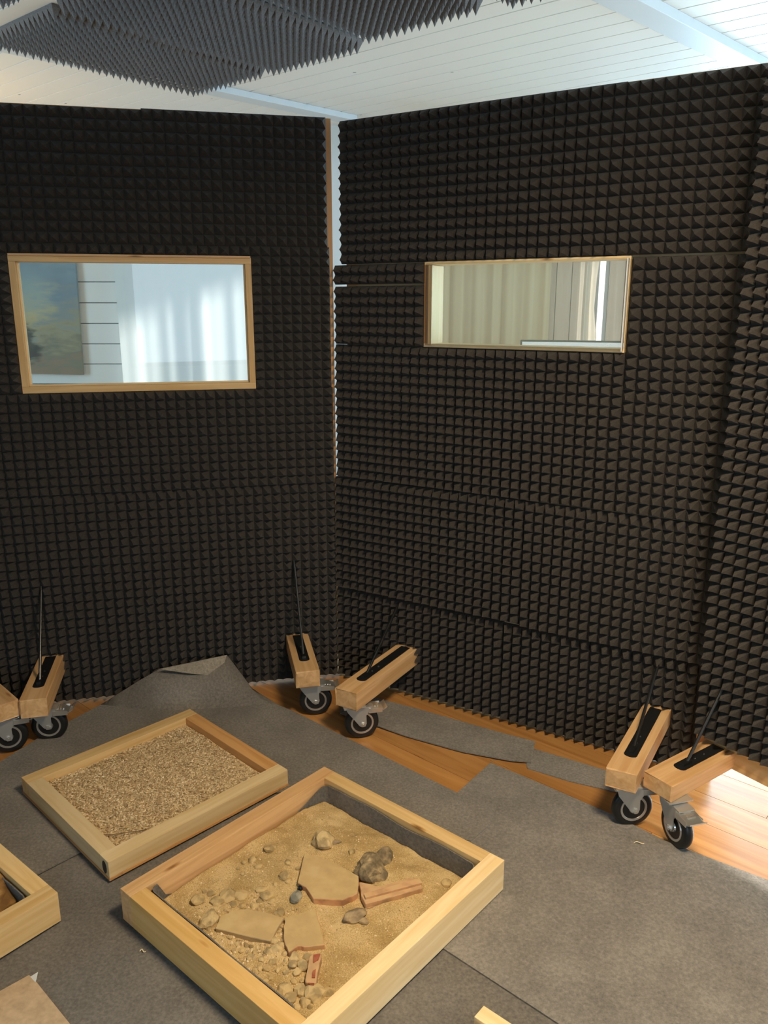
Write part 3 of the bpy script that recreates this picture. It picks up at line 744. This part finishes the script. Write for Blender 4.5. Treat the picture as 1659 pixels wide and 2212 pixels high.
def slab(name, L_, mat, th, label, z_extra=.003, tilt=0):
    pts = []
    for i in range(len(L_)):
        a = loc2(*L_[i], SZ2 + .008); b_ = loc2(*L_[(i + 1) % len(L_)], SZ2 + .008)
        for k in range(3):
            q = a.lerp(b_, k / 3); j = .0016 if k else 0
            pts.append(Vector((q.x + random.uniform(-j, j), q.y + random.uniform(-j, j), 0)))
    c = sum(pts, Vector()) / len(pts); z = max(sand_h(c.x, c.y), .037)
    bm = bmesh.new(); prism(bm, [(q.x - c.x, q.y - c.y, tilt * (q.x - c.x)) for q in pts], 0, th)
    es = [e for e in bm.edges if e.calc_face_angle(0) > .5]
    bmesh.ops.bevel(bm, geom=es, offset=.0012, segments=1, affect='EDGES')
    w_ = to_world(box2, c.x, c.y, z + z_extra - th * .35)
    o = frombm(bm, name, MAT[mat], None, w_, (0, 0, box2.rotation_euler.z)); tag(o, label, 'potsherd')
    o.data.materials.append(MAT['dust' if mat != 'terracotta_red' else 'dust_red'])
    for p in o.data.polygons:
        if p.normal.z > .9: p.material_index = 1
    return o
def zz(X0, Y0, sc, L_): return [(X0 + x / sc, Y0 + y / sc) for x, y in L_]
s1 = slab('tile_fragment', zz(620, 1780, 3.77, [(140, 250), (85, 490), (150, 525), (215, 622), (455, 632), (575, 575), (583, 435), (430, 345), (260, 275)]), 'terracotta', .016, 'large sandy terracotta slab with curved broken edge, centre of sand')
s2 = slab('tile_fragment', zz(620, 1780, 3.77, [(588, 482), (602, 590), (640, 662), (1105, 532), (1062, 455), (1000, 448), (760, 518)]), 'terracotta_red', .013, 'long orange terracotta strip with raised edge beside the dark rock')
bm = bmesh.new()
e0 = loc2(620 + 640 / 3.77, 1780 + 650 / 3.77, SZ2); e1 = loc2(620 + 1100 / 3.77, 1780 + 528 / 3.77, SZ2); f0 = loc2(620 + 625 / 3.77, 1780 + 615 / 3.77, SZ2); f1 = loc2(620 + 1080 / 3.77, 1780 + 490 / 3.77, SZ2)
prism(bm, [(q.x, q.y) for q in (e0, e1, f1, f0)], .040, .0565)
ro = frombm(bm, 'raised_edge', MAT['terracotta_red'], None, box2.location, (0, 0, box2.rotation_euler.z)); ro.parent = s2; ro.matrix_parent_inverse = (Matrix.Translation(s2.location) @ Matrix.Rotation(s2.rotation_euler.z, 4, 'Z')).inverted()
slab('tile_fragment', zz(400, 1880, 4.608, [(300, 588), (850, 718), (985, 480), (800, 425), (620, 390), (470, 410), (340, 480)]), 'tile_sandy', .012, 'flat sand-coloured tile fragment, wide and pointed, left of the pair')
slab('tile_fragment', zz(400, 1880, 4.608, [(988, 490), (1300, 397), (1345, 560), (1390, 757), (1215, 777), (1120, 770), (1030, 838), (995, 760), (982, 620)]), 'terracotta', .014, 'squarish flat tile fragment with orange side and chipped corner')
s5 = slab('pot_fragment', zz(400, 1880, 4.608, [(1268, 850), (1356, 845), (1335, 1000), (1305, 1150), (1200, 1140), (1205, 1060), (1232, 900)]), 'terracotta_red', .020, 'small curved pot fragment with dark red painted patches')
for L_ in ([(1278, 858), (1345, 848), (1325, 905), (1275, 935)], [(1270, 1020), (1300, 1000), (1292, 1085), (1262, 1085)], [(1228, 1140), (1285, 1140), (1280, 1160), (1240, 1158)]):
    bm = bmesh.new(); q = [loc2(400 + x / 4.608, 1880 + y / 4.608, SZ2 + .012) for x, y in L_]
    prism(bm, [(k.x, k.y) for k in q], .051, .0562)
    ro = frombm(bm, 'painted_patch', MAT['red_paint'], None, box2.location, (0, 0, box2.rotation_euler.z)); ro.parent = s5; ro.matrix_parent_inverse = (Matrix.Translation(s5.location) @ Matrix.Rotation(s5.rotation_euler.z, 4, 'Z')).inverted()
tag(rock(698, 1822, 22, 'rock_pale', 1, 'stone', (1, .9, .75), 3), 'lumpy pale tan stone alone near the back corner of the sand', 'stone')
tag(rock(722, 1822, 10, 'rock_brown', 2, 'stone', (1.5, .6, .5)), 'small brown splinter beside the lumpy pale stone', 'stone')
tag(rock(800, 1884, 30, 'rock_dark', 3, 'stone', (1, .95, .85), 3, .4), 'largest dark brown rock in the sand box', 'stone')
tag(rock(826, 1858, 19, 'rock_dark', 5, 'stone', (.8, 1.1, 1.0), 3, .4), 'smaller dark rock leaning behind the largest one', 'stone')
tag(rock(765, 1981, 17, 'rock_brown', 4, 'stone', (1.2, .8, .7), 3), 'brown angular stone lying alone right of the square fragment', 'stone')
tag(rock(785, 1990, 8, 'rock_brown', 8, 'stone', (.8, 1.2, .7)), 'chip of brown stone next to the angular brown stone', 'stone')
tag(rock(964, 1903, 10, 'rock_tan', 9, 'stone', (1, 1, .6), 2, .1), 'single round pebble near the right corner of the sand', 'stone')
tag(rock(452, 1992, 15, 'rock_pale', 10, 'stone', (1.2, .9, .7), 3), 'pale knobbly stone touching the wide flat fragment', 'stone')
tag(rock(640, 1941, 13, 'rock_blue', 11, 'stone', (.8, 1.1, .6)), 'blue-grey stone below the curved edge of the large slab', 'stone')
tag(rock(648.5, 1921.5, 5, 'rock_dark', 12, 'bead', (1, 1, 1), 2, .02, .6), 'tiny round black bead by the blue-grey stone', 'bead'); bpy.data.objects[-1] if False else None
MAT['bead'] = plain('black_bead', (.008, .008, .008), .3)
for o in C.objects:
    if o.name == 'bead': o.data.materials.clear(); o.data.materials.append(MAT['bead'])
peb = [(130, 300, 60, 't'), (325, 310, 58, 't'), (430, 255, 78, 't'), (555, 250, 60, 't'), (810, 250, 55, 't'), (760, 190, 50, 't'), (480, 340, 32, 't'), (560, 355, 26, 't'), (690, 345, 35, 't'), (990, 60, 50, 't'), (735, 290, 26, 't'),
       (260, 235, 36, 't'), (200, 210, 26, 't'), (870, 300, 24, 't'), (1020, 110, 24, 't'), (1075, 85, 24, 't'), (850, 320, 20, 't'), (1070, 390, 16, 't'), (1120, 385, 14, 't'), (1095, 400, 12, 't'), (940, 430, 45, 't'),
       (890, 715, 40, 'p'), (905, 800, 46, 'p'), (825, 825, 36, 'p'), (1090, 880, 46, 'p'), (1180, 955, 50, 'p'), (1115, 1015, 40, 'p'), (1215, 860, 36, 'p'), (1070, 950, 36, 'p'), (990, 1190, 60, 'p'), (1150, 1200, 55, 'p'), (1045, 1278, 50, 'p'), (1200, 1325, 50, 'p'), (1285, 1240, 78, 'p'),
       (960, 570, 22, 't'), (935, 620, 20, 't'), (960, 760, 34, 'p'), (650, 870, 30, 'p'), (880, 930, 35, 't'), (700, 820, 26, 't'), (1430, 1225, 35, 't'), (1440, 1340, 42, 't'), (820, 990, 30, 't'), (740, 980, 26, 'p'), (700, 1000, 24, 't'), (990, 840, 26, 't'),
       (560, 800, 24, 'p'), (610, 745, 20, 't'), (520, 720, 22, 'p'), (445, 670, 20, 't'), (480, 790, 22, 'p'), (760, 900, 24, 'p'), (850, 1070, 24, 't'), (800, 1110, 20, 'p'), (920, 1000, 24, 'p'), (1000, 1020, 26, 'p'), (1080, 1100, 30, 't'), (1170, 1090, 24, 'p'), (1110, 1360, 26, 'p'), (1240, 1370, 22, 't'), (300, 520, 14, 't'), (340, 490, 16, 'p'), (660, 760, 18, 't'), (1000, 900, 20, 'p')]
k = 20
for x, y, r, t in peb:
    k += 1
    o = rock(400 + x / 4.608, 1880 + y / 4.608, r / 4.608 * 1.0, 'rock_tan' if t == 't' else 'rock_pale', k, 'pebble', (1, random.uniform(.75, 1), .62), 2, .32, .12)
    if t == 't': tag(o, 'sand-coloured pebble half buried in the sand of the large box', 'pebble', 'sand-coloured pebbles in the sand box')
    else: tag(o, 'whitish pebble among loose stones in the front half of the sand', 'pebble', 'whitish pebbles in the sand box')
for x, y, r in [(515, 430, 11), (550, 420, 17), (575, 447, 15), (620, 375, 24), (685, 490, 20), (700, 435, 14), (740, 455, 11), (510, 475, 10), (965, 390, 14), (810, 445, 9), (490, 455, 8), (1000, 850, 10), (645, 520, 9)]:
    k += 1
    tag(rock(260 + x / 1.929, 1640 + y / 1.929, r / 1.929, 'rock_tan', k, 'pebble', (1, .85, .6), 2, .3, .25), 'sand-coloured pebble half buried in the sand of the large box', 'pebble', 'sand-coloured pebbles in the sand box')
# crumbs of sand and grit
V = []; F = []; rg = random.Random(11)
for q in range(2600):
    if rg.random() < .55:
        x = rg.gauss(.34, .12); y = rg.gauss(-.56, .07)
    else: x = rg.uniform(W2 + .02, L2x - W2 - .02); y = rg.uniform(-L2y + W2 + .02, -W2 - .06)
    if not (W2 + .018 < x < L2x - W2 - .018 and -L2y + W2 + .018 < y < -W2 - .03): continue
    z = sand_h(x, y); r = rg.uniform(.0009, .0028) * (2.0 if (x - .30) ** 2 + (y + .57) ** 2 < .012 and rg.random() < .35 else 1); n0 = len(V); a = rg.uniform(0, 6)
    for dx, dy, dz in ((1, 0, 0), (0, 1, 0), (-1, 0, 0), (0, -1, 0), (0, 0, .9)):
        V.append((x + r * (dx * math.cos(a) - dy * math.sin(a)), y + r * (dx * math.sin(a) + dy * math.cos(a)), z + r * dz))
    for e in range(4): F.append((n0 + e, n0 + (e + 1) % 4, n0 + 4))
me = bpy.data.meshes.new('grit'); me.from_pydata(V, [], F); me.update()
tag(link('grit', me, MAT['gravel'], None, box2.location, (0, 0, box2.rotation_euler.z)), 'fine grit and crumbs strewn over the sand', 'grit', None, 'stuff')
# fill of the left box: dark soil lump and felt floor
p3 = [to_world(box3, x, y, .02) for x, y in ((.40, -.40),)]
bm = bmesh.new(); bmesh.ops.create_icosphere(bm, subdivisions=3, radius=1)
for v in bm.verts:
    d = 1 + .3 * noise.noise(v.co * 1.6); v.co = Vector((v.co.x * .07 * d, v.co.y * .11 * d, v.co.z * .035 * d))
q = on_z(-42, 1925, .05)
tag(frombm(bm, 'bark_piece', rock_mat('bark', (.30, .15, .04), .4, 30), None, (q.x, q.y, .050), (0, 0, R(50))), 'rusty brown lump in the box at the left edge', 'bark')

# ------------------------------------------------------------------ small things on the carpet
pp = [on_z(x, y, .004) for x, y in [(80, 2107), (0, 2146)]]
qa = on_z(63, 2108, .006); qb = on_z(150, 2212, .006); qc = on_z(-60, 2176, .006); qd = on_z(60, 2330, .006)
bm = bmesh.new(); prism(bm, [(qa.x, qa.y), (on_z(78, 2122, .006).x, on_z(78, 2122, .006).y), (qb.x, qb.y), (on_z(230, 2310, .006).x, on_z(230, 2310, .006).y), (qd.x, qd.y), (qc.x, qc.y)], .0045, .0085)
cs = frombm(bm, 'cardboard_sheet', MAT['card']); tag(cs, 'tan cardboard sheet lying at the bottom left corner', 'cardboard')
bm = bmesh.new(); a = on_z(66, 2110, .008); b_ = on_z(77, 2122, .008); c = on_z(82, 2100, .02)
vs_ = [bm.verts.new(x) for x in (a, b_, c)]; bm.faces.new(vs_)
o = frombm(bm, 'torn_tip', MAT['pane_edge'], cs); sm = o.modifiers.new('thick', 'SOLIDIFY'); sm.thickness = .001
a = on_z(1045, 2172, .045); r1 = on_z(1112, 2216, .045); l1 = on_z(1005, 2216, .045)
lath = empty('wooden_lath', (a.x, a.y, 0), math.atan2(r1.y - a.y, r1.x - a.x)); tag(lath, 'pale wooden offcut poking in at the bottom edge', 'wood')
bar('lath_board', 0, .40, -.035, 0, .0045, .045, MAT['pine_pale'], lath)
bar('lath_board', .012, .41, -.052, -.036, .0045, .036, MAT['pine'], lath)
bar('lath_splinter', .045, .10, .002, .010, .0045, .020, MAT['beam'], lath, .001)
for (x, y, sx, lb) in ((1380, 1822, .014, 'curled wood shaving on the right carpet below the castors'), (308, 2052, .007, 'pale fleck on the dark felt between the boxes')):
    p = on_z(x, y, .009); bm = bmesh.new(); pts = []
    for i in range(7):
        t = i / 6; pts.append((p.x + sx * (t - .5) * 2, p.y + .004 * math.sin(t * 6), (.0085 if x > 1000 else .004) + .0012 + .003 * math.sin(t * 3.1)))
    for i in range(6): tube(bm, pts[i], pts[i + 1], .0012, 5)
    tag(frombm(bm, 'wood_shaving', MAT['chip']), lb, 'wood shaving')

# ------------------------------------------------------------------ beyond the windows
def curtain(name, x0, x1, y, z0, z1, amp, folds, mat, label, seed=0, edge=0, group=None):
    n = int(folds * 14); bm = bmesh.new(); nz = 14; g = []
    for j in range(nz + 1):
        row = []; t = j / nz; z = z1 + (z0 - z1) * t
        for i in range(n + 1):
            u = i / n; ph = u * folds * 2 * math.pi
            yy = y + amp * (math.sin(ph + .7 * math.sin(ph * .37 + seed)) + .35 * math.sin(ph * 2.3 + seed)) * (.65 + .5 * t)
            x = x0 + (x1 - x0) * u + amp * .3 * math.sin(ph * 1.7 + seed)
            if edge and u > .6: x += edge * (u - .6) / .4 * math.sin(z * 21 + seed)
            row.append(bm.verts.new((x, yy, z)))
        g.append(row)
    for j in range(nz):
        for i in range(n): bm.faces.new((g[j][i], g[j][i + 1], g[j + 1][i + 1], g[j + 1][i]))
    o = frombm(bm, name, mat, None, smooth=True); tag(o, label, 'curtain', group); return o
MAT['sheer'] = curtain_mat('white_sheer', (.86, .90, .90), .55)
MAT['beige'] = curtain_mat('beige_curtain', (.78, .65, .45), .35)
MAT['pale'] = curtain_mat('pale_curtain', (.70, .62, .55), .4)
curtain('curtain', -1.50 * K, .02, WY - .16, .004, 2.495, .009, 7, MAT['sheer'], 'white curtain seen through the left screen window', 2)
curtain('curtain', .06, .93 * K, WY - .14, .004, 2.495, .014, 9, MAT['beige'], 'beige curtain seen through the low wide window', 5)
curtain('curtain', 1.055 * K, 1.155 * K, WY - .30, .004, 2.495, .012, 2, MAT['pale'], 'narrow pale curtain with wavy edge beside the bright slit', 1, .02)
# window behind the white curtain, bright slit in the wood panelling
def win_struct(name, x0, x1, z0, z1, mat):
    bm = bmesh.new()
    for q in ((x0, x1, z0, z0 + .05), (x0, x1, z1 - .05, z1), (x0, x0 + .05, z0, z1), (x1 - .05, x1, z0, z1), ((x0 + x1) / 2 - .02, (x0 + x1) / 2 + .02, z0, z1)):
        bbox(bm, q[0], q[1], WY + .02, WY + .07, q[2], q[3])
    return struct(frombm(bm, name, mat))
win_struct('window_1', WX0, WX1, .30, 2.38, MAT['white'])
bm = bmesh.new(); bbox(bm, SX0, SX1, WY + .10, WY + .11, .5, 2.3)
struct(frombm(bm, 'window_2', emit('sky_seen_through_slit', (.85, .94, 1.0), 2.6)))
bm = bmesh.new(); bbox(bm, 1.214 * K, 1.238 * K, WY + .02, WY + .07, .5, 2.3); struct(frombm(bm, 'trim_3', plain('slit_bar', (.30, .28, .30), .6)))
MAT['wallwood'] = wood('mauve_panelling', (0.56, 0.44, 0.37), (0.45, 0.33, 0.27), .55, .6, .12)
for i, x in enumerate((.90 * K, .90 * K + .1, .90 * K + .2)):
    p = bar('wall_plank', x, x + .096, WY - .012, WY + .012, .0, CZ - .02, MAT['wallwood'], None, .003, 'z'); p.parent = wb
for i in range(5):
    x = 1.292 * K + i * .1
    p = bar('wall_plank', x, x + .096, WY - .012, WY + .012, .0, CZ - .02, MAT['wallwood'], None, .003, 'z'); p.parent = wb
# painting on the white boards
m, nt, b = newmat('sea_painting'); v = objcoord(nt, (1, 1, 1), False)
sep = N(nt, 'ShaderNodeSeparateXYZ'); L(nt, v, sep.inputs[0])
mr = N(nt, 'ShaderNodeMapRange'); mr.inputs['From Min'].default_value = -.45; mr.inputs['From Max'].default_value = .45; L(nt, sep.outputs['Z'], mr.inputs['Value'])
n1 = N(nt, 'ShaderNodeTexNoise'); n1.inputs['Scale'].default_value = 9; n1.inputs['Detail'].default_value = 9; n1.inputs['Roughness'].default_value = .65
mp = N(nt, 'ShaderNodeMapping'); mp.inputs['Scale'].default_value = (.7, 1, 2.2); L(nt, v, mp.inputs['Vector']); L(nt, mp.outputs[0], n1.inputs['Vector'])
mm = N(nt, 'ShaderNodeMath', operation='MULTIPLY_ADD'); mm.inputs[1].default_value = .85; L(nt, n1.outputs['Fac'], mm.inputs[0])
m3 = N(nt, 'ShaderNodeMath', operation='SUBTRACT'); L(nt, mr.outputs[0], m3.inputs[0]); m3.inputs[1].default_value = .42; L(nt, m3.outputs[0], mm.inputs[2])
rr = ramp(nt, [(.04, (.30, .22, .15)), (.16, (.22, .21, .15)), (.30, (.34, .31, .20)), (.42, (.26, .29, .27)), (.60, (.20, .27, .32)), (.95, (.26, .36, .42))])
L(nt, mm.outputs[0], rr.inputs['Fac'])
vd = N(nt, 'ShaderNodeVectorMath', operation='DISTANCE'); vd.inputs[1].default_value = (.02, 0, -.27); L(nt, v, vd.inputs[0])          # dark rock in the surf
va = N(nt, 'ShaderNodeMath', operation='MULTIPLY_ADD'); va.inputs[1].default_value = .22; L(nt, n1.outputs['Fac'], va.inputs[0]); L(nt, vd.outputs['Value'], va.inputs[2])
r2 = ramp(nt, [(.20, (.30, .31, .36)), (.235, (1, 1, 1))]); L(nt, va.outputs[0], r2.inputs['Fac'])
vd2 = N(nt, 'ShaderNodeVectorMath', operation='DISTANCE'); vd2.inputs[1].default_value = (.10, 0, .0); L(nt, v, vd2.inputs[0])          # pale spray
va2 = N(nt, 'ShaderNodeMath', operation='MULTIPLY_ADD'); va2.inputs[1].default_value = .30; L(nt, n1.outputs['Fac'], va2.inputs[0]); L(nt, vd2.outputs['Value'], va2.inputs[2])
r3 = ramp(nt, [(.22, (1.5, 1.4, 1.15)), (.33, (1, 1, 1))]); L(nt, va2.outputs[0], r3.inputs['Fac'])
x1_ = N(nt, 'ShaderNodeMix', data_type='RGBA', blend_type='MULTIPLY'); x1_.inputs[0].default_value = 1; L(nt, rr.outputs['Color'], x1_.inputs[6]); L(nt, r2.outputs['Color'], x1_.inputs[7])
x2_ = N(nt, 'ShaderNodeMix', data_type='RGBA', blend_type='MULTIPLY'); x2_.inputs[0].default_value = 1; L(nt, x1_.outputs[2], x2_.inputs[6]); L(nt, r3.outputs['Color'], x2_.inputs[7])
L(nt, x2_.outputs[2], b.inputs['Base Color']); b.inputs['Roughness'].default_value = .6
MAT['painting'] = m
pr = empty('painting', (-2.12 * K, WY - .035, 1.45 + .035 * K)); pr.scale = (K, 1, K); pr.rotation_euler = (0, R(1.3), 0)
tag(pr, 'unframed seascape canvas in greys and browns behind the left window', 'painting')
bm = bmesh.new(); bbox(bm, -.38, .37, -.012, .012, -.425, .45, .002); frombm(bm, 'canvas', MAT['painting'], pr)
bm = bmesh.new(); bbox(bm, -.37, .355, .0125, .028, -.415, .44); frombm(bm, 'stretcher', MAT['card'], pr)
# desk and monitor behind the low window
dk = empty('desk', (.86, 3.35, 0), R(-16)); tag(dk, 'plain desk carrying the monitor behind the low window', 'desk')
bar('desk_top', -.55, .55, -.22, .30, .83, .86, MAT['ply'], dk)
for sx in (-.5, .5):
    for sy in (-.17, .25): bar('leg', sx - .02, sx + .02, sy - .02, sy + .02, 0, .83, MAT['white'], dk, .001, 'z')
mo = empty('monitor', (.83, 3.33, .862), R(-16)); tag(mo, 'computer monitor, top of its lit screen showing above the low window sill', 'monitor')
bm = bmesh.new(); bbox(bm, -.27, .27, -.0, .03, .12, .445, .004); frombm(bm, 'bezel', MAT['black'], mo)
m, nt, b = newmat('monitor_screen'); v = objcoord(nt, (30, 1, 60), False); br = N(nt, 'ShaderNodeTexBrick'); br.inputs['Scale'].default_value = 1; br.inputs['Color1'].default_value = (.70, .86, .98, 1); br.inputs['Color2'].default_value = (.86, .94, 1, 1); br.inputs['Mortar'].default_value = (.55, .72, .88, 1)
v2 = N(nt, 'ShaderNodeMapping'); v2.inputs['Rotation'].default_value = (R(90), 0, 0); L(nt, v, v2.inputs['Vector']); L(nt, v2.outputs[0], br.inputs['Vector'])
L(nt, br.outputs['Color'], b.inputs['Emission Color']); b.inputs['Emission Strength'].default_value = .9; b.inputs['Base Color'].default_value = (.02, .02, .02, 1)
bm = bmesh.new(); bbox(bm, -.262, .262, -.002, 0, .13, .438); frombm(bm, 'screen', m, mo)
bm = bmesh.new(); bbox(bm, -.03, .03, .012, .03, .008, .16); bbox(bm, -.11, .11, -.07, .09, 0, .01, .002); frombm(bm, 'stand', MAT['black'], mo)

# ------------------------------------------------------------------ lamp of the booth (above and behind the picture)
lp = empty('ceiling_lamp', (.66, .88, CZ)); tag(lp, 'round ceiling lamp giving warm light over the booth', 'lamp')
bm = bmesh.new(); lathe(bm, [(.02, -.001), (.24, -.001), (.25, -.02), (.25, -.06), (.235, -.06), (.235, -.03), (.02, -.03)], 40, 'z'); frombm(bm, 'lamp_housing', MAT['white'], lp)
bm = bmesh.new(); lathe(bm, [(.01, -.062), (.232, -.062), (.232, -.058), (.01, -.058)], 40, 'z'); frombm(bm, 'diffuser', emit('lamp_diffuser', (1.0, .80, .52), 6.0), lp)
l = bpy.data.lights.new('lamp_light', 'AREA'); l.shape = 'DISK'; l.size = .46; l.energy = 50; l.color = (1.0, .80, .53); l.spread = R(155)
lo = bpy.data.objects.new('lamp_light', l); C.objects.link(lo); lo.parent = lp; lo.location = (0, 0, -.075)
# warm floor lamp outside the booth, behind the left partition
fl_ = empty('floor_lamp', (-2.45, 4.15, 0)); tag(fl_, 'uplighter standing outside the booth behind the left screen', 'lamp')
bm = bmesh.new(); lathe(bm, [(.01, 0), (.14, 0), (.14, .02), (.015, .03), (.012, 1.7), (.01, 1.7)], 24, 'z'); frombm(bm, 'pole', MAT['black'], fl_)
bm = bmesh.new(); lathe(bm, [(.012, 1.68), (.05, 1.70), (.15, 1.80), (.145, 1.80), (.045, 1.71), (.012, 1.70)], 24, 'z'); frombm(bm, 'shade', MAT['white'], fl_)
l = bpy.data.lights.new('floor_lamp_light', 'POINT'); l.energy = 17; l.color = (1.0, .62, .24); l.shadow_soft_size = .03
lo = bpy.data.objects.new('floor_lamp_light', l); C.objects.link(lo); lo.parent = fl_; lo.location = (0, 0, 1.775)
